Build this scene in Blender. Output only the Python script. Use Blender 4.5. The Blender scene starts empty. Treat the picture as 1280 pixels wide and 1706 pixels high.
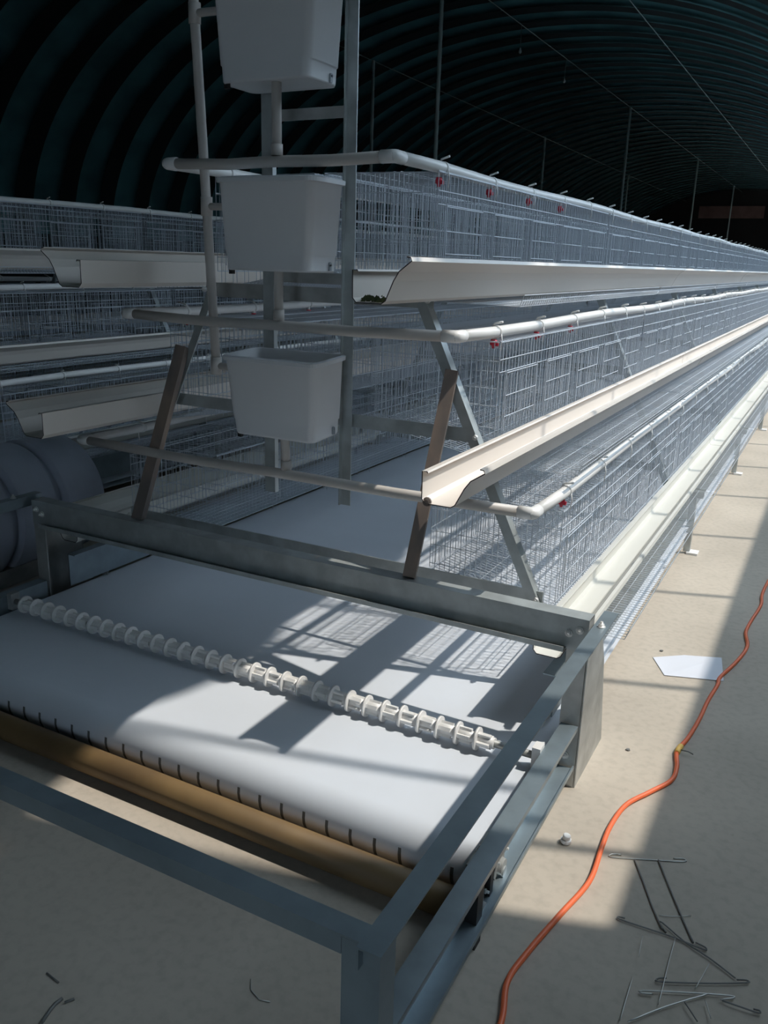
import bpy, math, random
from mathutils import Vector, Matrix
random.seed(7)
PI = math.pi
sc = bpy.context.scene
C = sc.collection

# ------------------------------------------------------------------ camera
cam_d = bpy.data.cameras.new('camera')
cam = bpy.data.objects.new('camera', cam_d); C.objects.link(cam)
yaw, pitch, roll, FPX = .48153, .28727, -.02973, 1410.5
fwd = Vector((-math.sin(yaw)*math.cos(pitch), math.cos(yaw)*math.cos(pitch), -math.sin(pitch)))
rgt = Vector((math.cos(yaw), math.sin(yaw), 0)); dwn = fwd.cross(rgt)
r2 = math.cos(roll)*rgt + math.sin(roll)*dwn
d2 = -math.sin(roll)*rgt + math.cos(roll)*dwn
up, bk = -d2, -fwd
cam.matrix_world = Matrix(((r2.x, up.x, bk.x, 0), (r2.y, up.y, bk.y, 0), (r2.z, up.z, bk.z, 1.5), (0, 0, 0, 1)))
cam_d.sensor_fit = 'HORIZONTAL'; cam_d.sensor_width = 36; cam_d.lens = 36*FPX/1280
cam_d.clip_start = .05; cam_d.clip_end = 300
sc.camera = cam

# ------------------------------------------------------------------ light
w = bpy.data.worlds.new('sky'); sc.world = w; w.use_nodes = True
bg = w.node_tree.nodes['Background']
bg.inputs[0].default_value = (.66, .83, 1.0, 1); bg.inputs[1].default_value = 4.1
sun_d = bpy.data.lights.new('sun', 'SUN'); sun = bpy.data.objects.new('sun', sun_d); C.objects.link(sun)
sun_d.energy = 3.4; sun_d.color = (1.0, .94, .85); sun_d.angle = math.radians(.9)
sun.rotation_euler = Vector((.556, .265, 1)).to_track_quat('Z', 'Y').to_euler()
sun.location = (6, 3, 9)
vs = sc.view_settings
vs.view_transform = 'Standard'; vs.look = 'None'; vs.exposure = 0; vs.gamma = 1; vs.use_curve_mapping = False

# ------------------------------------------------------------------ materials
def mat(name, col, rough=.5, metal=0., noise=0., nscale=8., bump=0., spec=.5, col2=None, stretch=None, transl=0., coat=0.):
    m = bpy.data.materials.new(name); m.use_nodes = True
    nt = m.node_tree; N = nt.nodes; Lk = nt.links
    p = N['Principled BSDF']
    p.inputs['Base Color'].default_value = (*col, 1); p.inputs['Roughness'].default_value = rough
    p.inputs['Metallic'].default_value = metal; p.inputs['Specular IOR Level'].default_value = spec
    if coat: p.inputs['Coat Weight'].default_value = coat
    if noise or bump:
        tc = N.new('ShaderNodeTexCoord'); mp = N.new('ShaderNodeMapping')
        if stretch: mp.inputs['Scale'].default_value = stretch
        Lk.new(tc.outputs['Object'], mp.inputs[0])
        nz = N.new('ShaderNodeTexNoise'); nz.inputs['Scale'].default_value = nscale
        nz.inputs['Detail'].default_value = 6; Lk.new(mp.outputs[0], nz.inputs['Vector'])
        if noise:
            c2 = col2 or tuple(max(0, c*(1-noise)) for c in col)
            r = N.new('ShaderNodeValToRGB'); r.color_ramp.elements[0].position = .36; r.color_ramp.elements[1].position = .64
            r.color_ramp.elements[0].color = (*c2, 1); r.color_ramp.elements[1].color = (*col, 1)
            Lk.new(nz.outputs['Fac'], r.inputs[0]); Lk.new(r.outputs[0], p.inputs['Base Color'])
        if bump:
            b = N.new('ShaderNodeBump'); b.inputs['Strength'].default_value = bump; b.inputs['Distance'].default_value = .01
            Lk.new(nz.outputs['Fac'], b.inputs['Height']); Lk.new(b.outputs[0], p.inputs['Normal'])
    if transl:
        t = N.new('ShaderNodeBsdfTranslucent'); t.inputs[0].default_value = (*col, 1)
        mx = N.new('ShaderNodeMixShader'); mx.inputs[0].default_value = transl
        Lk.new(p.outputs[0], mx.inputs[1]); Lk.new(t.outputs[0], mx.inputs[2])
        Lk.new(mx.outputs[0], N['Material Output'].inputs[0])
    return m

def concrete_mat():
    m = mat('concrete', (.52, .46, .385), .85, noise=.14, nscale=1.6, bump=.06, spec=.2)
    nt = m.node_tree; N = nt.nodes; Lk = nt.links; p = N['Principled BSDF']
    base = p.inputs['Base Color'].links[0].from_socket
    tc = N.new('ShaderNodeTexCoord')
    n2 = N.new('ShaderNodeTexNoise'); n2.inputs['Scale'].default_value = 38; n2.inputs['Detail'].default_value = 8
    Lk.new(tc.outputs['Object'], n2.inputs['Vector'])
    r = N.new('ShaderNodeValToRGB'); r.color_ramp.elements[0].position = .3; r.color_ramp.elements[1].position = .55
    r.color_ramp.elements[0].color = (.86, .86, .86, 1); r.color_ramp.elements[1].color = (1, 1, 1, 1)
    Lk.new(n2.outputs['Fac'], r.inputs[0])
    mx = N.new('ShaderNodeMix'); mx.data_type = 'RGBA'; mx.blend_type = 'MULTIPLY'; mx.inputs[0].default_value = .8
    Lk.new(base, mx.inputs[6]); Lk.new(r.outputs[0], mx.inputs[7])
    # sparse dark specks and smears
    n3 = N.new('ShaderNodeTexNoise'); n3.inputs['Scale'].default_value = 7; n3.inputs['Detail'].default_value = 10; n3.inputs['Roughness'].default_value = .75
    Lk.new(tc.outputs['Object'], n3.inputs['Vector'])
    r3 = N.new('ShaderNodeValToRGB'); r3.color_ramp.elements[0].position = .66; r3.color_ramp.elements[1].position = .74
    r3.color_ramp.elements[0].color = (1, 1, 1, 1); r3.color_ramp.elements[1].color = (.55, .52, .5, 1)
    Lk.new(n3.outputs['Fac'], r3.inputs[0])
    m2 = N.new('ShaderNodeMix'); m2.data_type = 'RGBA'; m2.blend_type = 'MULTIPLY'; m2.inputs[0].default_value = 1
    Lk.new(mx.outputs[2], m2.inputs[6]); Lk.new(r3.outputs[0], m2.inputs[7])
    Lk.new(m2.outputs[2], p.inputs['Base Color'])
    return m

M = dict(
    concrete=concrete_mat(),
    film=mat('dark_green_film', (.16, .37, .39), .42, noise=.4, nscale=1.2, bump=.3, spec=.5),
    hoop=mat('hoop_steel', (.05, .075, .075), .5, .3),
    band=mat('black_band', (.008, .014, .015), .7),
    tarp=mat('dark_tarp', (.02, .028, .03), .8, noise=.4, nscale=2),
    endwall=mat('end_wall', (.035, .03, .03), .9, noise=.3, nscale=.6),
    brown=mat('brown_panel', (.35, .2, .18), .9, noise=.3, nscale=1.5),
    post=mat('post_steel', (.75, .77, .72), .5, .0),
    rope=mat('rope', (.30, .36, .34), .8),
    zinc=mat('galvanised_steel', (.54, .58, .58), .42, .5, noise=.22, nscale=14, stretch=(1, 1, 1)),
    bzinc=mat('blue_zinc_steel', (.34, .41, .45), .40, .65, noise=.18, nscale=10),
    zdark=mat('dull_steel', (.52, .53, .51), .48, .45, noise=.3, nscale=10),
    wire=mat('wire_zinc', (.62, .67, .73), .4, .2),
    rust=mat('rusty_steel', (.30, .22, .17), .6, .25, noise=.6, nscale=9, col2=(.15, .13, .12), stretch=(1, 1, .25)),
    bolt=mat('bolt_steel', (.8, .8, .78), .35, .3),
    pvc=mat('white_pvc', (.88, .87, .85), .35, noise=.08, nscale=5),
    pvc_grey_shaded=mat('grey_and_shaded_pvc', (.60, .56, .52), .45, noise=.15, nscale=6),
    trough=mat('cream_trough', (.74, .68, .62), .4, noise=.07, nscale=3, stretch=(1, .3, 1)),
    troughw=mat('white_trough', (.66, .65, .60), .4, noise=.07, nscale=3, stretch=(1, .3, 1)),
    grime=mat('cut_edge', (.06, .05, .05), .8),
    belt=mat('white_belt', (.68, .72, .78), .5, noise=.05, nscale=2.5),
    tick=mat('dark_ticks', (.10, .11, .11), .7),
    tank=mat('white_tank', (.80, .82, .84), .36, noise=.05, nscale=4, transl=.15),
    slot=mat('slot', (.3, .33, .36), .6),
    black=mat('black_fitting', (.02, .02, .02), .6),
    nipple=mat('red_nipple', (.62, .03, .06), .4),
    collar=mat('white_collar', (.82, .81, .79), .4, noise=.08, nscale=20),
    rubber=mat('brown_rubber', (.19, .12, .05), .6, noise=.25, nscale=4, col2=(.12, .075, .035)),
    drum=mat('blue_grey_plastic', (.50, .53, .62), .5, noise=.2, nscale=3),
    cord=mat('orange_cord', (.86, .17, .06), .45),
    tape=mat('yellow_tape', (.75, .48, .12), .5),
    paper=mat('white_paper', (.66, .68, .74), .7),
    scrapd=mat('dark_wire', (.19, .19, .18), .6, .3),
    scrapl=mat('bright_wire', (.55, .55, .52), .35, .6),
    debris=mat('debris', (.10, .12, .05), .9, noise=.5, nscale=30),
    bulb=mat('bulb_glass', (.85, .85, .82), .25),
)

# ------------------------------------------------------------------ mesh helpers
class MB:
    def __init__(s): s.v = []; s.f = []; s.mi = []; s.sm = []
    def add(s, vs, fs, mi=0, smooth=False):
        o = len(s.v); s.v += [tuple(p) for p in vs]
        for f in fs: s.f.append(tuple(i+o for i in f)); s.mi.append(mi); s.sm.append(smooth)
        return s
    def box(s, x0, x1, y0, y1, z0, z1, mi=0):
        vs = [(x, y, z) for z in (z0, z1) for y in (y0, y1) for x in (x0, x1)]
        return s.add(vs, [(0, 2, 3, 1), (4, 5, 7, 6), (0, 1, 5, 4), (2, 6, 7, 3), (0, 4, 6, 2), (1, 3, 7, 5)], mi)
    def bar(s, p, q, a, b, side=(0, 1, 0), mi=0):
        p = Vector(p); q = Vector(q); d = (q-p).normalized(); u = Vector(side); u = (u-d*u.dot(d)).normalized(); v = d.cross(u)
        vs = []
        for c in (p, q):
            for su, sv in ((-1, -1), (1, -1), (1, 1), (-1, 1)): vs.append(c+u*a/2*su+v*b/2*sv)
        return s.add(vs, [(3, 2, 1, 0), (4, 5, 6, 7), (0, 1, 5, 4), (1, 2, 6, 5), (2, 3, 7, 6), (3, 0, 4, 7)], mi)
    def angle(s, p, q, a, b, t, side=(0, 1, 0), mi=0):
        """L profile: leg a along 'side', leg b along d x side, corner on the line p-q"""
        p = Vector(p); q = Vector(q); d = (q-p).normalized(); u = Vector(side); u = (u-d*u.dot(d)).normalized(); v = d.cross(u)
        pr = [(0, 0), (a, 0), (a, t), (t, t), (t, b), (0, b)]
        vs = [c+u*i+v*j for c in (p, q) for i, j in pr]
        fs = [(5, 4, 3, 2, 1, 0), (6, 7, 8, 9, 10, 11)]+[(i, (i+1) % 6, (i+1) % 6+6, i+6) for i in range(6)]
        return s.add(vs, fs, mi)
    def wire(s, p, q, r=.0013, n=3):
        p = Vector(p); q = Vector(q); d = q-p
        if d.length < 1e-6: return s
        d.normalize(); u = d.orthogonal().normalized(); v = d.cross(u); o = len(s.v)
        for c in (p, q):
            for k in range(n):
                a = 2*PI*k/n; s.v.append(tuple(c+(u*math.cos(a)+v*math.sin(a))*r))
        for k in range(n):
            s.f.append((o+k, o+(k+1) % n, o+n+(k+1) % n, o+n+k)); s.mi.append(0); s.sm.append(True)
        return s
    def tube(s, pts, r, n=12, cap=True, mi=0, rad=None):
        pts = [Vector(p) for p in pts]; o = len(s.v); m = len(pts); u = None
        for i, c in enumerate(pts):
            if i == 0: d = pts[1]-c
            elif i == m-1: d = c-pts[-2]
            else: d = (pts[i+1]-c).normalized()+(c-pts[i-1]).normalized()
            d.normalize()
            u = d.orthogonal() if u is None else u-d*u.dot(d)
            u.normalize(); v = d.cross(u); rr = rad[i] if rad else r
            for k in range(n):
                a = 2*PI*k/n; s.v.append(tuple(c+(u*math.cos(a)+v*math.sin(a))*rr))
        for i in range(m-1):
            for k in range(n):
                s.f.append((o+i*n+k, o+i*n+(k+1) % n, o+(i+1)*n+(k+1) % n, o+(i+1)*n+k)); s.mi.append(mi); s.sm.append(True)
        if cap:
            s.f.append(tuple(o+k for k in reversed(range(n)))); s.mi.append(mi); s.sm.append(False)
            s.f.append(tuple(o+(m-1)*n+k for k in range(n))); s.mi.append(mi); s.sm.append(False)
        return s
    def lathe(s, prof, p, axis, n=20, mi=0):
        """prof: (distance along axis, radius)"""
        p = Vector(p); d = Vector(axis).normalized()
        return s.tube([p+d*a for a, r in prof], 0, n, True, mi, [r for a, r in prof]) if False else s._lathe(prof, p, d, n, mi)
    def _lathe(s, prof, p, d, n, mi):
        u = d.orthogonal().normalized(); v = d.cross(u); o = len(s.v)
        for a, r in prof:
            for k in range(n):
                t = 2*PI*k/n; s.v.append(tuple(p+d*a+(u*math.cos(t)+v*math.sin(t))*r))
        for i in range(len(prof)-1):
            for k in range(n):
                s.f.append((o+i*n+k, o+i*n+(k+1) % n, o+(i+1)*n+(k+1) % n, o+(i+1)*n+k)); s.mi.append(mi); s.sm.append(abs(prof[i][1]-prof[i+1][1]) < abs(prof[i][0]-prof[i+1][0])*2)
        s.f.append(tuple(o+k for k in reversed(range(n)))); s.mi.append(mi); s.sm.append(False)
        l = o+(len(prof)-1)*n
        s.f.append(tuple(l+k for k in range(n))); s.mi.append(mi); s.sm.append(False)
        return s
    def mesh(s, name, mats):
        me = bpy.data.meshes.new(name); me.from_pydata(s.v, [], s.f)
        for m in (mats if isinstance(mats, (list, tuple)) else [mats]): me.materials.append(M[m])
        me.polygons.foreach_set('material_index', s.mi); me.polygons.foreach_set('use_smooth', s.sm)
        me.update(); return me
    def obj(s, name, mats, parent=None): return link(name, s.mesh(name, mats), parent)

def link(name, me, parent=None):
    o = bpy.data.objects.new(name, me); C.objects.link(o)
    if parent: o.parent = parent
    return o
def tag(o, label, cat, group=None):
    o['label'] = label; o['category'] = cat
    if group: o['group'] = group
    return o
def thing(name, label, cat, group=None, loc=(0, 0, 0), rz=0):
    o = bpy.data.objects.new(name, None); C.objects.link(o); o.empty_display_size = .1
    o.location = loc; o.rotation_euler = (0, 0, rz)
    return tag(o, label, cat, group)
def struct(o): o['kind'] = 'structure'; return o
def thick(pts, t):
    """closed outline of an open polyline of thickness t"""
    P = [Vector((a, b)) for a, b in pts]; L = []; R = []
    for i, p in enumerate(P):
        d = (P[min(i+1, len(P)-1)]-P[max(i-1, 0)]).normalized(); nrm = Vector((-d.y, d.x))
        L.append(p+nrm*t/2); R.append(p-nrm*t/2)
    return [(a.x, a.y) for a in L]+[(a.x, a.y) for a in reversed(R)]
def extrude(mb, pts, t, y0, y1, fx, capmi=0, smooth=False):
    """thick polyline in (u, z), swept from y0 to y1; fx maps u to x"""
    o = thick(pts, t); n = len(o); m = len(pts)
    vs = [(fx(a), y, b) for y in (y0, y1) for a, b in o]
    fs = [(i, (i+1) % n, (i+1) % n+n, i+n) for i in range(n)]
    mb.add(vs, fs, 0, smooth)
    caps = []
    for k in (0, n):
        for i in range(m-1): caps.append((k+i, k+i+1, k+n-2-i, k+n-1-i))
    mb.add(vs, caps, capmi)
ORD = ['first', 'second', 'third', 'fourth', 'fifth', 'sixth', 'seventh', 'eighth', 'ninth', 'tenth', 'eleventh', 'twelfth', 'thirteenth', 'fourteenth', 'fifteenth', 'sixteenth']

# ------------------------------------------------------------------ the house
YF, YE = -3.0, 62.0                    # front and far end
RX, RZ, RA, RB = -6.8, 1.84, 7.8, 4.70 # the arch of the roof
HY = [2.61+1.066*k for k in range(-5, 56)]
def arch(t, k=1.0): return (RX+RA*math.cos(t)*k, RZ+RB*math.sin(t)*k)
TG = math.radians(25.5)                # top of the open strip along the right haunch
YG = 2.385                             # the strip is closed towards the front

f = MB(); f.add([(-14.9, YF-1, 0), (1.2, YF-1, 0), (1.2, YE, 0), (-14.9, YE, 0), (-14.9, YF-1, -.12), (1.2, YF-1, -.12), (1.2, YE, -.12), (-14.9, YE, -.12)],
      [(0, 1, 2, 3), (7, 6, 5, 4), (0, 4, 5, 1), (1, 5, 6, 2), (2, 6, 7, 3), (3, 7, 4, 0)])
struct(f.obj('floor', 'concrete'))

def cover(name, t0, t1, ys, parent=None):
    mb = MB(); nt = 44; rows = []
    for y in ys:
        ph = ((y-HY[0])/1.066) % 1.0
        k = 1.006+.026*math.sin(PI*ph)
        rows.append([(lambda p: (p[0], y, p[1]))(arch(t0+(t1-t0)*i/nt, k)) for i in range(nt+1)])
    vs = [p for r in rows for p in r]; n = nt+1
    fs = [(j*n+i, j*n+i+1, (j+1)*n+i+1, (j+1)*n+i) for j in range(len(rows)-1) for i in range(nt)]
    mb.add(vs, fs, 0, True)
    return mb.obj(name, 'film', parent)
def yrange(a, b):
    n = int((b-a)/(1.066/6))+1
    return [a+(b-a)*i/n for i in range(n+1)]
ceil = struct(cover('ceiling', TG, PI, yrange(YF, YE)))
cover('haunch_cover', 0, TG, yrange(YF, YG), ceil)
hm = MB(); hm.tube([(arch(PI*i/60)[0], 0, arch(PI*i/60)[1]) for i in range(61)], .017, 8)
hoop_me = hm.mesh('hoop', 'hoop')
bm_ = MB(); pb = [arch(PI*i/60, .9965) for i in range(61)]; pc = [arch(PI*i/60, 1.0035) for i in range(61)]
for i0, i1 in ((9, 60),):
    vs = [(x, yy, z) for yy in (-.21, .21) for x, z in pb[i0:i1+1]]; n_ = i1-i0+1
    bm_.add(vs, [(i, i+1, i+1+n_, i+n_) for i in range(n_-1)], 0, True)
band_me = bm_.mesh('hoop_band', 'band')  # plain black band along the underside of each hoop
for y in HY:
    if YF < y < YE:
        ho = link('hoop', hoop_me, ceil); ho.location.y = y
        link('hoop_band', band_me, ho)
for x, z in ((-4.35, 6.17), (-7.1, 6.45), (-10.5, 5.92)):       # purlin wires under the hoops
    MB().tube([(x, YF, z), (x, YE, z)], .009, 6).obj('purlin', 'rope', ceil)

wr = MB().box(1.0, 1.12, YF, YE, 0, 2.28); struct(wr.obj('wall_right', 'tarp'))
wl = MB().box(-14.8, -14.61, YF, YE, 0, RZ+.01); struct(wl.obj('wall_left', 'tarp'))
wb = MB()
pts = [arch(PI*i/40, 1.05) for i in range(41)]
o_ = [(x, YE, z) for x, z in pts]+[(-14.7, YE, 0), (1.1, YE, 0)]
wb.add(o_+[(a, YE+.1, c) for a, b, c in o_], [tuple(range(43)), tuple(reversed(range(43, 86)))]+[(i, (i+1) % 43+0, (i+1) % 43+43, i+43) for i in range(43)])
wbo = struct(wb.obj('wall_back', 'endwall'))
MB().box(-9.6, -5.6, YE-.06, YE-.005, 4.85, 5.6).obj('gable_panel', 'brown', wbo)
# unseen front end, added with a doorway placed so daylight falls off leftwards
wf = MB(); DX0, DX1, DZ = -.1, .85, 2.3
q = [arch(PI*a/40, 1.01) for a in range(41)]
def wall_poly(pts2):
    n_ = len(pts2)
    wf.add([(x, YF, z) for x, z in pts2]+[(x, YF-.06, z) for x, z in pts2], [tuple(range(n_)), tuple(reversed(range(n_, 2*n_)))]+[(i, (i+1) % n_, (i+1) % n_+n_, i+n_) for i in range(n_)])
wall_poly([p for p in q if p[1] > DZ]+[(-14.62, DZ), (1.06, DZ)])
wall_poly([(-14.7, 0), (DX0, 0), (DX0, DZ), (-14.7, DZ)])
wall_poly([(DX1, 0), (1.1, 0), (1.1, DZ), (DX1, DZ)])
struct(wf.obj('wall_front_added', 'tarp'))
struct(MB().box(6.0, 6.2, YF-6, YE, 0, 5.6).obj('outer_sky_blocker', 'tarp'))   # unseen wall added to block low-angle sky light through the open strip

# roof posts in the far aisles
pm = MB().tube([(0, 0, .01), (0, 0, 6.46)], .038, 10)
pme = pm.mesh('post', 'post'); pbm = MB().box(-.09, .09, -.09, .09, 0, .012).mesh('base_plate', 'zdark')
pm2 = MB().tube([(0, 0, .01), (0, 0, 5.93)], .038, 10).mesh('post', 'post')
for k, y in enumerate((15.2, 29.8, 43.8, 57.6)):
    t = thing('roof_post', 'thin grey roof post rising behind the cages, %s along the middle line' % ORD[k], 'post', 'roof posts', (-7.1, y, 0))
    link('post', pme, t); link('base_plate', pbm, t)
for k, y in enumerate((18.9, 31.7, 45.0)):
    t = thing('roof_post', 'thin grey roof post on the farther left line, %s from the front' % ORD[k], 'post', 'roof posts', (-10.5, y, 0))
    link('post', pm2, t); link('base_plate', pbm, t)
for k, (x, y, z) in enumerate(((-7.1, 19.3, 6.44), (-7.1, 22.6, 6.44))):
    t = thing('light_bulb', 'small white bulb hanging from the dark roof, %s' % ('nearer one' if k == 0 else 'farther one'), 'bulb', 'roof bulbs', (x, y, z))
    MB().tube([(0, 0, 0), (0, 0, -.45)], .006, 6).obj('flex', 'rope', t)
    MB()._lathe([(0, .014), (.03, .016), (.05, .03), (.08, .036), (.105, .025), (.115, .006)], Vector((0, 0, -.43)), Vector((0, 0, -1)), 12, 0).obj('globe', 'bulb', t)

# ------------------------------------------------------------------ cage rows
XC1, XC2 = -1.63, -4.9
NS, SP, FY = 14, 2.2, 2.54             # sections, frame spacing, first frame
YEND = FY+NS*SP
TIERS = [  # name, back u, front u, z top, z bottom of the front, outer u of the egg tray
    ('top', .02, .44, 1.775, 1.44, .735, 1.378),
    ('middle', .22, .68, 1.265, .93, .965, .870),
    ('bottom', .47, .93, .745, .425, 1.168, .358)]
SL = 2.15
def cage_parts(T):
    nm, ub, uf, zt, zb, ut, ztray = T
    L = SL/2; cell = SL/5; parts = []
    fr = MB()                                      # front grid
    n = 70
    for i in range(n+1):
        y = -L+SL*i/n
        fr.wire((uf, y, zb+.01), (uf, y, zt), .0015)
    for z, r in ((zt, .002), (zt-.055, .0023), (zt-.095, .0023), (zb+.01, .0023)):
        fr.wire((uf+.002, -L, z), (uf+.002, L, z), r)
    parts.append(('front_grid', fr))
    rf = MB()                                      # roof grid
    for i in range(77): y = -L+SL*i/76; rf.wire((ub, y, zt+.004), (uf, y, zt))
    for k in (0, .30, .62, .68, 1): u = ub+(uf-ub)*k; rf.wire((u, -L, zt+.003), (u, L, zt+.003), .0015)
    parts.append(('roof_grid', rf))
    fl = MB()                                      # floor grid that runs out into the egg tray
    zb0 = zb+.03; un = uf+.018; zn = ztray+.004
    for i in range(97):
        y = -L+SL*i/96
        fl.wire((ub, y, zb0), (un, y, zn), .0013); fl.wire((un, y, zn), (ut, y, ztray), .0013); fl.wire((ut, y, ztray), (ut+.012, y, ztray+.035), .0013)
    for i in range(10):
        k = i/9; fl.wire((ub+(un-ub)*k, -L, zb0+(zn-zb0)*k), (ub+(un-ub)*k, L, zb0+(zn-zb0)*k), .0014)
    for i in range(1, 6):
        k = i/5; fl.wire((un+(ut-un)*k, -L, zn+(ztray-zn)*k), (un+(ut-un)*k, L, zn+(ztray-zn)*k), .0014)
    for dz in (.018, .035): fl.wire((ut+.012*dz/.035, -L, ztray+dz), (ut+.012*dz/.035, L, ztray+dz), .0018)
    parts.append(('floor_grid', fl))
    bk_ = MB()
    for i in range(85): y = -L+SL*i/84; bk_.wire((ub, y, zb+.045), (ub, y, zt+.004))
    for z in (zt, (zt+zb)/2+.03, zb+.09): bk_.wire((ub, -L, z), (ub, L, z), .0016)
    parts.append(('back_grid', bk_))
    pt = MB()                                      # partition at y = 0
    for i in range(25):
        k = i/24; pt.wire((ub+(uf-ub)*k, 0, zb+.045-.035*k-(.05 if i % 3 else 0)), (ub+(uf-ub)*k, 0, zt))
    for z in (zb+.06, zb+.13, (zt+zb)/2+.02, zt-.06, zt): pt.wire((ub, 0, z), (uf, 0, z), .0016)
    dr = MB()                                      # sliding door, centred on y = 0
    hw = cell*.36
    for s in (-1, 1): dr.wire((uf+.006, s*hw, zb+.03), (uf+.006, s*hw, zt-.09), .0019)
    for i in range(1, 6): dr.wire((uf+.006, -hw+2*hw*i/6, zb+.06), (uf+.006, -hw+2*hw*i/6, zt-.10), .0013)
    for z in (zb+.09, zb+.16, zt-.10): dr.wire((uf+.007, -hw, z), (uf+.007, hw, z), .0023)
    return parts, pt, dr
def merged(T):
    parts, pt, dr = cage_parts(T); a = MB()
    for nme, p in parts: a.add(p.v, p.f, 0, True)
    for k in range(6):
        y = -SL/2+SL*k/5; a.add([(x, yy+y, z) for x, yy, z in pt.v], pt.f, 0, True)
    for k in range(5):
        y = -SL/2+SL*(k+.5)/5; a.add([(x, yy+y, z) for x, yy, z in dr.v], dr.f, 0, True)
    return a.mesh('wire_cage', 'wire')
CM = []
for T in TIERS:
    parts, pt, dr = cage_parts(T)
    CM.append(([(nme, p.mesh(nme, 'wire')) for nme, p in parts], pt.mesh('partition', 'wire'), dr.mesh('door', 'wire'), merged(T)))
ROWN = ['front row', 'shaded back row']
for ri, xc in enumerate((XC1, XC2)):
    for ti, T in enumerate(TIERS):
        for side in (1, -1):
            for k in range(NS):
                lab = '%s tier wire cage, %s side of %s, %s from near end' % (T[0], 'right' if side > 0 else 'left', ROWN[ri], ORD[k])
                grp = '%s tier wire cages of the %s' % (T[0], ROWN[ri])
                loc = (xc, FY+SP*(k+.5)+.015, 0); rz = 0 if side > 0 else PI
                parts, pme_, dme, mm = CM[ti]
                if ri == 0 and k < 3:
                    t = thing('wire_cage', lab, 'cage', grp, loc, rz)
                    for nme, me in parts: link(nme, me, t)
                    for j in range(6): link('partition', pme_, t).location.y = -SL/2+SL*j/5
                    for j in range(5): link('door', dme, t).location.y = -SL/2+SL*(j+.5)/5
                else:
                    o = link('wire_cage', mm); o.location = loc; o.rotation_euler.z = rz; tag(o, lab, 'cage', grp)

# A-frames ------------------------------------------------------------
def a_frame_meshes():
    P = []
    for s in (1, -1):
        P.append(('leg', MB().angle((s*.945, 0, .335), (s*.44, 0, 1.385), .040, .034*s, .005*s, (0, 1, 0)), 'zinc'))
    P.append(('crossbar', MB().bar((-.9, .02, .455), (.9, .02, .455), .006, .045, (0, 1, 0)), 'zinc'))
    P.append(('crossbar', MB().bar((-.63, .02, .965), (.63, .02, .965), .006, .045, (0, 1, 0)), 'zinc'))
    P.append(('crossbar', MB().bar((-.46, .02, 1.385), (.46, .02, 1.385), .006, .05, (0, 1, 0)), 'zdark'))
    for s in (1, -1):
        P.append(('support_leg', MB().angle((s*1.075, 0, .01), (s*1.075, 0, .345), .035, .035*s, .004*s, (0, 1, 0)), 'zinc'))
        P.append(('bracket', MB().bar((s*.90, .01, .333), (s*1.11, .01, .333), .006, .03, (0, 1, 0)), 'zinc'))
        P.append(('foot_pad', MB().box(s*1.09-.03, s*1.09+.03, -.02, .05, 0, .012), 'pvc'))
        for z, u in ((.455, .885), (.965, .64), (1.385, .45)):
            P.append(('bolt', MB()._lathe([(0, .009), (.012, .009), (.013, .005), (.02, .005)], Vector((s*u, .0, z)), Vector((0, -1, 0)), 6, 0), 'bolt'))
    return [(n, b.mesh(n, m)) for n, b, m in P]
AF = a_frame_meshes()
for ri, xc in enumerate((XC1, XC2)):
    for k in range(NS+1):
        t = thing('cage_stand', 'galvanised A-shaped cage stand of the %s, %s from its near end' % (ROWN[ri], ORD[k]), 'stand', 'cage stands', (xc, FY+SP*k-.02, 0))
        last = None
        for nme, me in AF:
            o = link(nme, me, last if nme in ('foot_pad', 'bracket') else t)
            if nme == 'support_leg': last = o
# rusty struts from the cross beam to the first stand
for s, lab in ((1, 'rusty steel strut under the cut trough end, leaning from the beam'), (-1, 'dark brown strut on the left of the beam, leaning back')):
    b = MB().bar((XC1+s*(.545 if s > 0 else .592), 2.262, .548), (XC1+s*.553, 2.500, 1.172), .040, .040, (1, .35, 0))
    tag(b.obj('strut', 'rust'), lab, 'strut', 'rusty struts')

# feed troughs ---------------------------------------------------------
def trough_profile(ui, zit, zb, uo, ul, zl):
    d = ul-uo
    return [(ui+.016, zit-.004), (ui+.014, zit), (ui, zit), (ui+.001, zb+.012), (ui+.012, zb), (uo-.006, zb), (uo+.006, zb+.008),
            (uo+d*.36, zb+(zl-zb)*.50), (uo+d*.55, zb+(zl-zb)*.70), (ul, zl-.008), (ul-.004, zl), (ul-.014, zl+.001)]
TRO = [('upper', trough_profile(.488, 1.478, 1.396, .58, .658, 1.512), 1.97, 'trough'),
       ('middle', trough_profile(.713, .975, .888, .804, .888, 1.0), 1.966, 'trough'),
       ('lowest', trough_profile(.955, .452, .378, 1.035, 1.118, .492), 2.29, 'troughw')]
for ri, xc in enumerate((XC1, XC2)):
    for nm, prof, y0, mm in TRO:
        for s in (1, -1):
            b = MB(); extrude(b, prof, .003, y0, YEND, lambda u: xc+s*u, 1)
            t = thing('feed_trough', '%s cream feed trough along the %s side of the %s' % (nm, 'right' if s > 0 else 'left', ROWN[ri]), 'trough', 'feed troughs')
            o = b.obj('channel', [mm, 'grime'], t)
            for yj in (6.0, 10.0, 14.0, 18.0, 22.0):
                j = MB(); extrude(j, prof, .0065, yj, yj+.035, lambda u: xc+s*u)
                j.obj('joint', mm, o)
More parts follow.
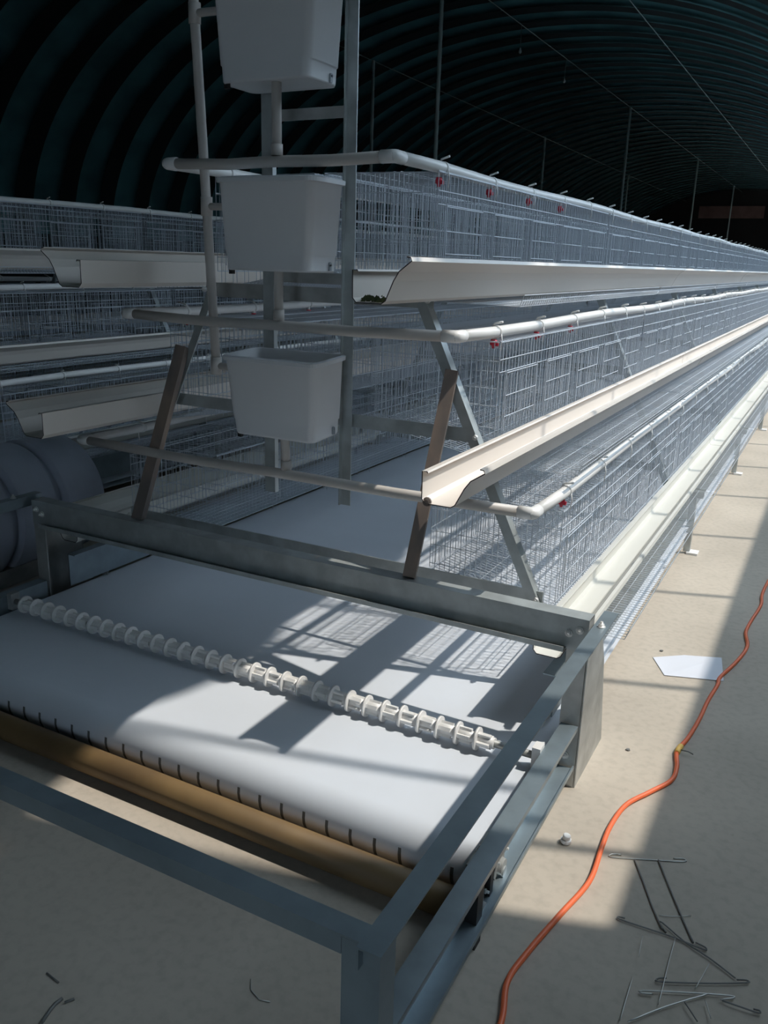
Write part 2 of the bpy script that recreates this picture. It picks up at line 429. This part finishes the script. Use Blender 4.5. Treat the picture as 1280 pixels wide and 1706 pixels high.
# a little grit in the end of the upper right trough
rnd = random.Random(3); d = MB()
for k in range(160):
    x = XC1+.50+rnd.random()*.072; y = 1.985+abs(rnd.gauss(0, .05)); z = 1.3985+.012*max(0, 1-abs(x-XC1-.515)/.05)*rnd.random()
    r = .003+.003*rnd.random()
    d.add([(x-r, y-r, z), (x+r, y-r*.6, z), (x, y+r, z), (x, y, z+r*1.6)], [(0, 1, 3), (1, 2, 3), (2, 0, 3), (2, 1, 0)])
o = d.obj('feed_grit', 'debris'); tag(o, 'dark green feed crumbs in the end of the upper right trough', 'crumbs'); o['kind'] = 'stuff'
knot = MB()._lathe([(0, .0), (.001, .013), (.004, .011), (.006, .004)], Vector((XC1+.728, 1.972, .892)), Vector((.1, -1, .3)), 12, 0)
tag(knot.obj('rust_plug', 'rust'), 'small round rusty plug at the cut end of the middle trough', 'plug')

# water pipes -----------------------------------------------------------
def clip_mesh():
    b = MB(); n = 10
    b.tube([(0, -.008, 0), (0, .008, 0)], .0205, 12)
    b.tube([(-.012, -.004, .016), (-.004, -.008, .026), (.012, -.010, .030), (.026, -.014, .033)], .0035, 6)
    b.tube([(.018, .0, -.006), (.022, .0, -.03), (.018, 0, -.06)], .0022, 5)
    return b.mesh('clip', 'pvc')
def nipple_mesh():
    b = MB()
    b._lathe([(0, .008), (.02, .008), (.022, .004)], Vector((0, 0, -.016)), Vector((0, 0, -1)), 10, 1)
    b._lathe([(0, .012), (.010, .015), (.022, .015), (.026, .008), (.036, .006)], Vector((0, 0, -.034)), Vector((0, 0, -1)), 10, 0)
    b.box(-.006, .02, -.005, .005, -.06, -.046, 0)
    return b.mesh('drinker', ['nipple', 'pvc'])
CLM, NPM = clip_mesh(), nipple_mesh()
PIPES = [('top', .425, 1.79), ('middle', .645, 1.297), ('bottom', .915, .805)]
YT = 2.31
for ri, xc in enumerate((XC1, XC2)):
    for nm, h, z in PIPES:
        t = thing('water_pipe', '%s white water pipe looped round the near end of the %s' % (nm, ROWN[ri]), 'pipe', 'looped water pipes')
        for s in (1, -1):
            pts = [(xc+s*h, YT+.03, z)]+[(xc+s*h+(.004*math.sin(yy*1.9+h*9)), yy, z+.005*math.sin(yy*2.7+h*5)) for yy in [2.6+.5*i for i in range(int((YEND-2.6)/.5)+1)]]
            sr = MB().tube(pts, .0182, 12).obj('side_run', 'pvc', t)
            e = MB().tube([(xc+s*(h-.045), YT, z), (xc+s*(h-.008), YT, z), (xc+s*(h-.002), YT+.002, z), (xc+s*h, YT+.008, z), (xc+s*h, YT+.045, z)], .0188, 14)
            e.obj('elbow', 'pvc', t)
            for k in range(46 if ri == 0 else 40):
                y = 2.64+.437*k
                if y > YEND: break
                c = link('clip', CLM, sr); c.location = (xc+s*h+.004*math.sin(y*1.9+h*9), y, z+.005*math.sin(y*2.7+h*5)); c.scale.x = s
                if k < {'top': 4, 'middle': 3, 'bottom': 1}[nm] and ri == 0 and (s > 0 or nm == 'middle'):
                    c = link('drinker', NPM, sr); c.location = (xc+s*(h-.006), y-.012, z); c.scale = (s*.8, .8, .8)
        MB().tube([(xc-h, YT, z), (xc-h*.4, YT, z-.008), (xc, YT, z-.004), (xc+h*.5, YT, z-.006), (xc+h, YT, z)], .0168, 14).obj('front_run', 'pvc_grey_shaded', t)  # front run of the white pipe, its shade put into the grey colour

# ------------------------------------------------------------------ water tanks on their stand
st = thing('tank_stand', 'pair of galvanised uprights carrying the white tanks', 'stand', None, (XC1, 2.51, 0))
for s in (1, -1):
    MB().angle((s*.143, 0, .665), (s*.143, 0, 2.75), .018 if s > 0 else -.018, .04*s, .004, (0, -1, 0)).obj('upright', 'zinc', st)
for z in (1.95, 1.44):
    MB().bar((-.14, .0, z), (.14, .0, z), .004, .035, (0, 1, 0)).obj('tie_bar', 'zdark', st)

def rrect(w_, d_, r, z, n=5):
    p = []
    for cx, cy, a0 in ((w_-r, d_-r, 0), (-w_+r, d_-r, 90), (-w_+r, -d_+r, 180), (w_-r, -d_+r, 270)):
        for i in range(n+1):
            a = math.radians(a0+90*i/n); p.append((cx+r*math.cos(a), cy+r*math.sin(a), z))
    return p
def tank(zb, h, cx, cy, tilt, label, yaw_=0):
    t = thing('water_tank', label, 'tank', 'white water tanks', (cx, cy, zb)); t.rotation_euler = (tilt, 0, yaw_)
    rings = [rrect(.150, .078, .02, .004), rrect(.156, .084, .024, 0), rrect(.158, .086, .024, .008), rrect(.160, .088, .024, .05), rrect(.164, .0885, .024, .052), rrect(.178, .094, .026, h-.012),
             rrect(.179, .0945, .026, h-.012), rrect(.179, .0945, .026, h), rrect(.174, .090, .024, h), rrect(.156, .081, .02, .012), rrect(.14, .06, .02, .010)]
    b = MB(); n = len(rings[0]); vs = [p for r in rings for p in r]
    fs = [(j*n+i, j*n+(i+1) % n, (j+1)*n+(i+1) % n, (j+1)*n+i) for j in range(len(rings)-1) for i in range(n)]
    fs += [tuple(reversed(range(n))), tuple((len(rings)-1)*n+i for i in range(n))]
    b.add(vs, fs, 0, False)
    for i in range(len(b.sm)): b.sm[i] = len(b.f[i]) == 4
    body = b.obj('body', 'tank', t)
    rim = MB(); ro = [rrect(.179, .0945, .026, h-.016), rrect(.187, .102, .03, h-.014), rrect(.188, .103, .03, h-.002), rrect(.180, .0955, .026, h+.002)]
    vs = [p for r in ro for p in r]; fs = [(j*n+i, j*n+(i+1) % n, ((j+1) % 4)*n+(i+1) % n, ((j+1) % 4)*n+i) for j in range(4) for i in range(n)]
    rim.add(vs, fs, 0, False); rim.obj('rim', 'tank', body)
    sl = MB().box(.1585, .1645, .03, .042, .006, .026); sl.tube([(.1585, .036, .026), (.1645, .036, .026)], .006, 10); sl.obj('slot', 'slot', body)
    MB().box(-.148, -.134, -.080, -.066, -.012, .004).obj('foot_stub', 'black', body)
    return t
tanks = [(.936, .262, -1.604, 2.345, .065, 'lowest white open tank, tilted forward between the uprights', .0, .805),
         (1.461, .277, -1.625, 2.345, 0, 'middle white tank just below the top water pipe', 0, 1.297),
         (2.003, .277, -1.628, 2.345, 0, 'highest white tank, cut off by the top of the picture', 0, 1.79)]
for zb, h, cx, cy, tilt, lab, yw, zp in tanks:
    t = tank(zb, h, cx, cy, tilt, lab, yw)
    p = MB().tube([(.014, -.035, .006), (.014, -.035, zp-zb+.012)], .0152, 14).obj('outlet_pipe', 'pvc_grey_shaded', t)
    MB().tube([(.014, -.035, zp-zb+.012), (.014, -.035, zp-zb+.045)], .0185, 14).obj('tee', 'pvc_grey_shaded', p)
op = thing('overflow_pipe', 'upright grey white pipe left of the tanks with three side branches', 'pipe')
pz = [(-1.995, 2.365, 2.75), (-1.965, 2.365, 2.25), (-1.945, 2.365, 1.82), (-1.925, 2.365, 1.36), (-1.915, 2.365, 1.128)]
rs = MB().tube(pz, .0158, 14).obj('riser', 'pvc_grey_shaded', op)
for z, x, x1 in ((2.235, -1.963, -1.80), (1.66, -1.937, -1.795), (1.135, -1.915, -1.79)):
    MB().tube([(x, 2.365, z), (x1, 2.365, z-.002)], .012, 12).obj('branch', 'pvc_grey_shaded', op)
    MB().tube([(x-.001, 2.365, z-.03), (x, 2.365, z+.03)], .0195, 14).obj('tee', 'pvc_grey_shaded', rs)

# ------------------------------------------------------------------ manure belt and its drive frame
ZB, YR, ZR, RR = .150, 1.69, .079, .0695
def belt(xc, label):
    prof = [(YEND+1.0, ZB)]+[(YR+.9, ZB), (YR, ZB)]
    for i in range(1, 15):
        a = PI/2+PI*i/14; prof.append((YR+RR*math.cos(a)*1.02, ZR+RR*1.02*math.sin(a)))
    prof += [(YR+.12, ZR-RR*1.02), (YR+.30, .118), (YEND+1.0, .118)]
    b = MB(); w_ = 1.055
    o2 = thick(prof, .0025); n = len(o2); m = len(prof)
    vs = [(xc+sx*w_, a, z) for sx in (-1, 1) for a, z in o2]
    b.add(vs, [(i, (i+1) % n, (i+1) % n+n, i+n) for i in range(n)], 0, False)
    caps = [(k+i, k+i+1, k+n-2-i, k+n-1-i) for k in (0, n) for i in range(m-1)]
    b.add(vs, caps, 0)
    for i in range(len(b.f)):
        pass
    t = thing('manure_belt', label, 'belt', 'white manure belts')
    o = b.obj('belt_sheet', 'belt', t)
    o.data.polygons.foreach_set('use_smooth', [2 <= i < n and abs((i % m)-m/2) < m for i in range(len(b.f))])
    return t, o
bt, bo = belt(XC1, 'wide white plastic manure belt rolling over the front roller')
for k in range(29):
    x = XC1-1.0+k*.0714
    a0 = math.radians(188); s_ = MB(); r_ = RR*1.02+.0012
    pp = [(x, YR+r_*math.cos(a), ZR+r_*math.sin(a)) for a in (math.radians(166), math.radians(180), math.radians(196), math.radians(212))]
    vs = [];
    for p in pp: vs += [(p[0]-.0042, p[1], p[2]), (p[0]+.0042, p[1], p[2])]
    vs += [(v[0], v[1]-.0012, v[2]) for v in vs]
    s_.add(vs, [(8, 9, 11, 10), (10, 11, 13, 12), (12, 13, 15, 14), (0, 8, 10, 2), (2, 10, 12, 4), (4, 12, 14, 6), (1, 3, 11, 9), (3, 5, 13, 11), (5, 7, 15, 13), (0, 1, 9, 8), (6, 14, 15, 7)])
    s_.obj('dark_tick', 'tick', bt)  # row of small dark ticks across the belt fold
belt(XC2, 'white manure belt under the shaded back row')
dr_ = thing('drive_roller', 'steel drive roller inside the front fold of the white belt', 'roller')
MB()._lathe([(0, .066), (2.10, .066)], Vector((XC1-1.05, YR, ZR)), Vector((1, 0, 0)), 28, 0).obj('drum', 'zdark', dr_)
MB()._lathe([(0, .014), (2.22, .014)], Vector((XC1-1.11, YR, ZR)), Vector((1, 0, 0)), 12, 0).obj('shaft', 'zinc', dr_)
nr = thing('nip_roller', 'brown rubber roller in front of the belt fold', 'roller')
MB()._lathe([(0, .033), (.004, .039), (2.10, .039), (2.104, .033)], Vector((XC1-1.052, 1.564, .044)), Vector((1, 0, 0)), 32, 0).obj('rubber_sleeve', 'rubber', nr)
MB()._lathe([(0, .013), (2.2, .013)], Vector((XC1-1.10, 1.564, .044)), Vector((1, 0, 0)), 12, 0).obj('shaft', 'zdark', nr)
# press roller with white collars
prr = thing('collar_roller', 'long shaft threaded with white plastic collars lying across the belt', 'roller', None, (XC1, 2.052, .1865))
MB()._lathe([(0, .011), (2.165, .011)], Vector((-1.085, 0, 0)), Vector((1, 0, 0)), 12, 0).obj('shaft', 'zdark', prr)
cb = MB()
cb._lathe([(-.004, .022), (-.0035, .034), (.0035, .034), (.004, .022)], Vector((0, 0, 0)), Vector((1, 0, 0)), 20, 0)
cb._lathe([(.0, .0165), (.050, .0165)], Vector((.003, 0, 0)), Vector((1, 0, 0)), 14, 0)
for k in range(4):
    a = PI/4+k*PI/2; c, s = math.cos(a), math.sin(a)
    cb.bar((.004, .019*c, .019*s), (.042, .019*c, .019*s), .008, .011, (0, c, s))
cme = cb.mesh('collar', 'collar')
for k in range(32):
    o = link('collar', cme, prr); o.location.x = -1.0+.0608*k; o.rotation_euler.x = (k*.37) % 1.5
for s in (1, -1):
    MB().box(s*1.065-.012, s*1.065+.012, -.02, .02, -.03, .035).obj('bearing', 'pvc' if s > 0 else 'zdark', prr)

def c_channel(b, x_web, x_out, y0, y1, z0, z1, t=.004, lip=.014):
    s = 1 if x_out > x_web else -1
    lo, hi = sorted((x_web, x_web+s*t)); b.box(lo, hi, y0, y1, z0, z1)
    lo, hi = sorted((x_web+s*t, x_out))
    b.box(lo, hi, y0, y1, z1-t, z1); b.box(lo, hi, y0, y1, z0, z0+t)
    lo, hi = sorted((x_out-s*t, x_out)); b.box(lo, hi, y0, y1, z1-lip, z1-t); b.box(lo, hi, y0, y1, z0+t, z0+lip)
def bolt(parent, p, d, r=.008):
    MB()._lathe([(0, r*1.5), (.002, r*1.5), (.0022, r), (.009, r), (.0095, r*.55), (.016, r*.5)], Vector(p), Vector(d), 8, 0).obj('bolt', 'bolt', parent)
def frame(xc, label, full=True):
    t = thing('belt_frame', label, 'frame', 'belt drive frames')
    b = MB()                                            # back cross beam
    b.box(xc-1.13, xc+1.13, 2.229, 2.233, .446, .546); b.box(xc-1.13, xc+1.13, 2.233, 2.285, .542, .546)
    b.box(xc-1.07, xc+1.07, 2.200, 2.229, .446, .450); b.box(xc-1.07, xc+1.07, 2.200, 2.203, .450, .462)
    cbm = b.obj('cross_beam', 'zinc', t)
    b = MB(); b.box(xc-1.152, xc+1.152, .880, .918, .548, .552); b.box(xc-1.120, xc+1.120, .880, .884, .516, .548)
    b.obj('front_beam', 'bzinc', t)
    for s in (1, -1):
        X = lambda u: xc+s*u
        def bx(b, u0, u1, *r): lo, hi = sorted((X(u0), X(u1))); b.box(lo, hi, *r)
        b = MB(); bx(b, 1.153, 1.194, .866, 2.30, .5525, .5565); bx(b, 1.153, 1.157, .866, 2.30, .515, .5525)
        trl = b.obj('top_rail', 'bzinc', t)
        b = MB(); c_channel(b, X(1.078), X(1.129), .84, 2.226, .065, .211)
        srl = b.obj('side_rail', 'bzinc', t)
        b = MB(); bx(b, 1.071, 1.130, 2.2335, 2.2375, 0, .545); bx(b, 1.126, 1.130, 2.2375, 2.29, 0, .545)
        rpo = b.obj('rear_post', 'zdark', t)
        g = MB(); x0, x1 = sorted((X(1.131), X(1.135)))
        P2 = [(2.236, 0), (2.555, 0), (2.46, .33), (2.40, .44), (2.236, .44)]
        g.add([(x0, a, c) for a, c in P2]+[(x1, a, c) for a, c in P2], [(4, 3, 2, 1, 0), (5, 6, 7, 8, 9)]+[(i, (i+1) % 5, (i+1) % 5+5, i+5) for i in range(5)])
        g.obj('gusset_plate', 'zdark', t)
        b = MB(); bx(b, 1.121, 1.186, .880, .884, 0, .5475); bx(b, 1.182, 1.186, .884, .93, 0, .5475)
        b.obj('front_post', 'bzinc', t)
        for u, z in ((1.098, .154), (1.098, .103)): bolt(rpo, (X(u), 2.233, z), (0, -1, 0))
        for u, z in ((1.075, .495), (1.105, .51)): bolt(cbm, (X(u), 2.229, z), (0, -1, 0))
        bolt(trl, (X(1.174), 2.18, .5565), (0, 0, 1))
        # bearing housings of the two rollers in the side rail
        h = MB(); bx(h, 1.083, 1.112, 1.50, 1.535, .0, .2); bx(h, 1.083, 1.105, 1.60, 1.62, .07, .2)
        h.obj('bearing_seat', 'black', srl)
        for yy, zz in ((1.564, .044), (YR, ZR)):
            MB()._lathe([(0, .036), (.012, .036), (.014, .022), (.024, .02)], Vector((X(1.083), yy, zz+.012)), Vector((s, 0, 0)), 16, 0).obj('bearing', 'zdark', srl)
            bolt(srl, (X(1.09), yy+.028, zz+.045), (s, 0, 0), .007); bolt(srl, (X(1.09), yy-.028, zz+.04), (s, 0, 0), .007)
        e = MB(); bx(e, 1.056, 1.0765, 1.56, 1.70, .06, .17); ep = e.obj('end_plate', 'zdark', srl)
        bolt(srl, (X(1.066), 1.62, .17), (0, 0, 1), .007)
    return t
frame(XC1, 'galvanised steel frame around the near end of the white belt')

for ri, xc in enumerate((XC1, XC2)):
    for s in (1, -1):
        b = MB(); lo, hi = sorted((xc+s*1.026, xc+s*1.030)); b.box(lo, hi, 2.30, YEND, .175, .315)
        lo, hi = sorted((xc+s*.99, xc+s*1.026)); b.box(lo, hi, 2.30, YEND, .311, .315)
        tag(b.obj('side_beam', 'bzinc'), 'long galvanised side beam under the lowest trough, %s side of the %s' % ('right' if s > 0 else 'left', ROWN[ri]), 'beam', 'side beams')

# ------------------------------------------------------------------ drum in the left aisle
dt = thing('ribbed_drum', 'blue grey ribbed plastic drum lying in the left aisle', 'drum', None, (-3.44, 3.0, .315))
pf = [(0, .0), (.0, .27), (.02, .295)]
for k in range(4):
    y = .06+k*.26; pf += [(y, .30), (y+.19, .303), (y+.205, .270), (y+.23, .270), (y+.245, .30)]
pf += [(1.12, .30), (1.14, .27), (1.14, 0)]
MB()._lathe(pf, Vector((0, 0, 0)), Vector((0, -1, 0)), 40, 0).obj('shell', 'drum', dt)
for s in (1, -1): MB().box(s*.17-.03, s*.17+.03, -1.0, -.1, -.315, -.235).obj('chock', 'zdark', dt)

# ------------------------------------------------------------------ things on the floor
def smooth_path(pts, n=8):
    P = [Vector(p) for p in pts]; out = []
    for i in range(len(P)-1):
        a, b, c, d = P[max(i-1, 0)], P[i], P[i+1], P[min(i+2, len(P)-1)]
        for k in range(n):
            t = k/n; out.append(.5*((2*b)+(-a+c)*t+(2*a-5*b+4*c-d)*t*t+(-a+3*b-3*c+d)*t**3))
    return out+[P[-1]]
cp = [(-.36, 1.0), (-.385, 1.20), (-.396, 1.347), (-.420, 1.448), (-.408, 1.551), (-.378, 1.70), (-.347, 1.85), (-.352, 1.99), (-.354, 2.10), (-.338, 2.22), (-.290, 2.32), (-.245, 2.415),
      (-.243, 2.50), (-.258, 2.593), (-.240, 2.70), (-.226, 2.85), (-.219, 3.003), (-.205, 3.15), (-.205, 3.22), (-.165, 3.40), (-.143, 3.574), (-.163, 3.72), (-.158, 3.851), (-.135, 4.10), (-.142, 4.25), (-.132, 4.47), (-.10, 4.9), (-.06, 5.6), (-.10, 6.6), (-.02, 7.8), (-.07, 9.2), (.02, 11.0), (-.04, 13.0), (.05, 15.5), (0, 18.0)]
ct = thing('extension_cord', 'orange extension cord snaking along the aisle floor', 'cord')
MB().tube(smooth_path([(x, y, .0075) for x, y in cp], 6), .007, 10).obj('cable', 'cord', ct)
MB().tube([(-.257, 2.58, .0085), (-.256, 2.605, .0085), (-.252, 2.63, .0085)], .0095, 10).obj('tape_wrap', 'tape', ct)
MB().tube([(-.25, 2.60, .012), (-.225, 2.595, .016), (-.21, 2.60, .008)], .002, 6).obj('wire_tie', 'scrapd', ct)

pp = MB(); base = [(-.467, 3.272), (-.397, 3.134), (-.19, 3.205), (-.222, 3.395), (-.36, 3.36)]
vs = [(x, y, .002) for x, y in base]+[(x, y, .0032) for x, y in base]
vs[3+5] = (-.222, 3.395, .012); vs[3] = (-.222, 3.395, .011)
pp.add(vs, [(4, 3, 2, 1, 0), (5, 6, 7, 8, 9)]+[(i, (i+1) % 5, (i+1) % 5+5, i+5) for i in range(5)])
tag(pp.obj('paper_sheet', 'paper'), 'white paper sheet lying on the floor beside the orange cord', 'paper')
cpz = thing('pipe_cap', 'small white plastic pipe cap on the sunlit floor', 'cap', None, (-.445, 1.976, 0))
MB()._lathe([(0, .012), (.003, .0145), (.012, .0145), (.012, .011), (.004, .010)], Vector((0, 0, 0)), Vector((0, 0, 1)), 18, 0).obj('cup', 'pvc', cpz)
MB()._lathe([(0, .0105), (.012, .0105), (.013, .009)], Vector((.0, 0, .012)), Vector((.15, 0, 1)), 18, 0).obj('spigot', 'pvc', cpz)

def floor_at(px, py, z=0.):
    """floor point seen at a pixel of the 1280x1706 photograph (used for laying out the scraps)"""
    d_ = r2*((px-640)/FPX)+d2*((py-853)/FPX)+fwd; k = (z-1.5)/d_.z
    return (d_.x*k, d_.y*k)
c8 = lambda x, y: floor_at(960+x*.25, 1380+y*.25)
R_ = .0018
scraps = [
    ([(300, 180), (238, 176), (236, 196), (470, 212), (715, 226), (714, 206), (650, 204)], 'scrapl', R_, 'bright hooked wire rod at the top of the scrap wires'),
    ([(390, 215), (450, 372), (500, 510), (556, 640), (600, 700)], 'scrapd', R_*1.2, 'dark wire rod leading down from the left of the top rod'),
    ([(548, 218), (625, 410), (700, 590), (780, 770)], 'scrapd', R_*1.2, 'dark wire rod leading down from the right of the top rod'),
    ([(555, 585), (630, 592), (765, 590)], 'scrapl', R_*.5, 'short thin wire between the two dark rods'),
    ([(325, 608), (282, 598), (290, 615), (460, 672), (660, 740), (850, 818), (860, 802), (795, 770)], 'scrapd', R_, 'wire rod with a hook at each end, slanting across the two dark rods'),
    ([(575, 680), (556, 645), (575, 640), (720, 765), (900, 885), (1060, 1010)], 'scrapd', R_, 'hooked wire rod slanting down to the right'),
    ([(600, 1010), (550, 1012), (552, 1034), (850, 1045), (1130, 1042), (1132, 1024), (1070, 1022)], 'scrapd', R_, 'dark hooked wire rod lying level above the bright one'),
    ([(510, 1118), (440, 1112), (442, 1097), (740, 1110), (1025, 1130), (1042, 1146), (960, 1156)], 'scrapl', R_, 'bright hooked wire rod lying level near the bottom'),
    ([(345, 1306), (540, 1225), (720, 1165), (880, 1120)], 'scrapl', R_, 'bright wire rod running down to the bottom edge'),
    ([(970, 1165), (1100, 1210), (1215, 1248), (1220, 1232), (1180, 1222)], 'scrapd', R_, 'dark hooked wire rod at the lower right end of the scrap'),
    ([(660, 750), (610, 930), (575, 1080), (545, 1190)], 'scrapl', R_*.6, 'thin bright wire standing across the middle of the scrap'),
    ([(885, 920), (830, 1020), (790, 1090)], 'scrapl', R_*.55, 'short thin wire slanting above the bright level rod'),
    ([(375, 1010), (330, 1165), (290, 1300)], 'scrapl', R_*.6, 'thin straight wire on the left edge of the scrap'),
    ([(720, 1180), (760, 1240), (805, 1310)], 'scrapd', R_*.8, 'short dark wire at the bottom of the scrap heap'),
    ([(858, 1170), (895, 1290)], 'scrapl', R_*.6, 'short thin bright wire at the bottom of the scrap heap'),
    ([(440, 742), (415, 880)], 'scrapl', R_*.4, 'hair-thin wire left of the hooked rods'),
]
for k, (pts, mm, r, lab) in enumerate(scraps):
    P3 = [(*c8(*p), r*.95+.0006*k) for p in pts]
    tag(MB().tube(smooth_path(P3, 3), r, 7).obj('wire_scrap', mm), lab, 'wire', 'scrap wires on the floor')
for pts, r, lab, mm in (([(418, 1632), (418, 1650), (432, 1666), (450, 1670)], .0014, 'curled white wire offcut on the shaded front floor', 'scrapl'),
                        ([(70, 1706), (84, 1685), (92, 1675), (104, 1666)], .004, 'small dark twig on the floor in the lower left corner', 'scrapd'),
                        ([(108, 1672), (124, 1666)], .003, 'tiny dark crumb beside the twig in the lower left corner', 'scrapd'),
                        ([(78, 1622), (98, 1638)], .0018, 'tiny dark splinter above the twig', 'scrapd')):
    tag(MB().tube([(*floor_at(*p), r) for p in pts], r, 6).obj('floor_litter', mm), lab, 'litter', 'bits on the front floor')
rnd = random.Random(11)
for k, (px, py, lab) in enumerate(((1148, 886, 'small grit lump beside the sunlit wall line'), (1102, 1085, 'grit lump just above the white paper'), (1046, 1250, 'dark grit lump on the sunlit floor near the frame post'))):
    x, y = floor_at(px, py); b = MB(); r = .008
    vs = [(x+r*(.6+.5*rnd.random())*math.cos(a), y+r*(.6+.5*rnd.random())*math.sin(a), z) for z in (0, r*.6) for a in [i*PI/3 for i in range(6)]]
    b.add(vs, [tuple(reversed(range(6))), tuple(range(6, 12))]+[(i, (i+1) % 6, (i+1) % 6+6, i+6) for i in range(6)])
    tag(b.obj('grit_lump', 'scrapd'), lab, 'grit', 'grit on the floor')
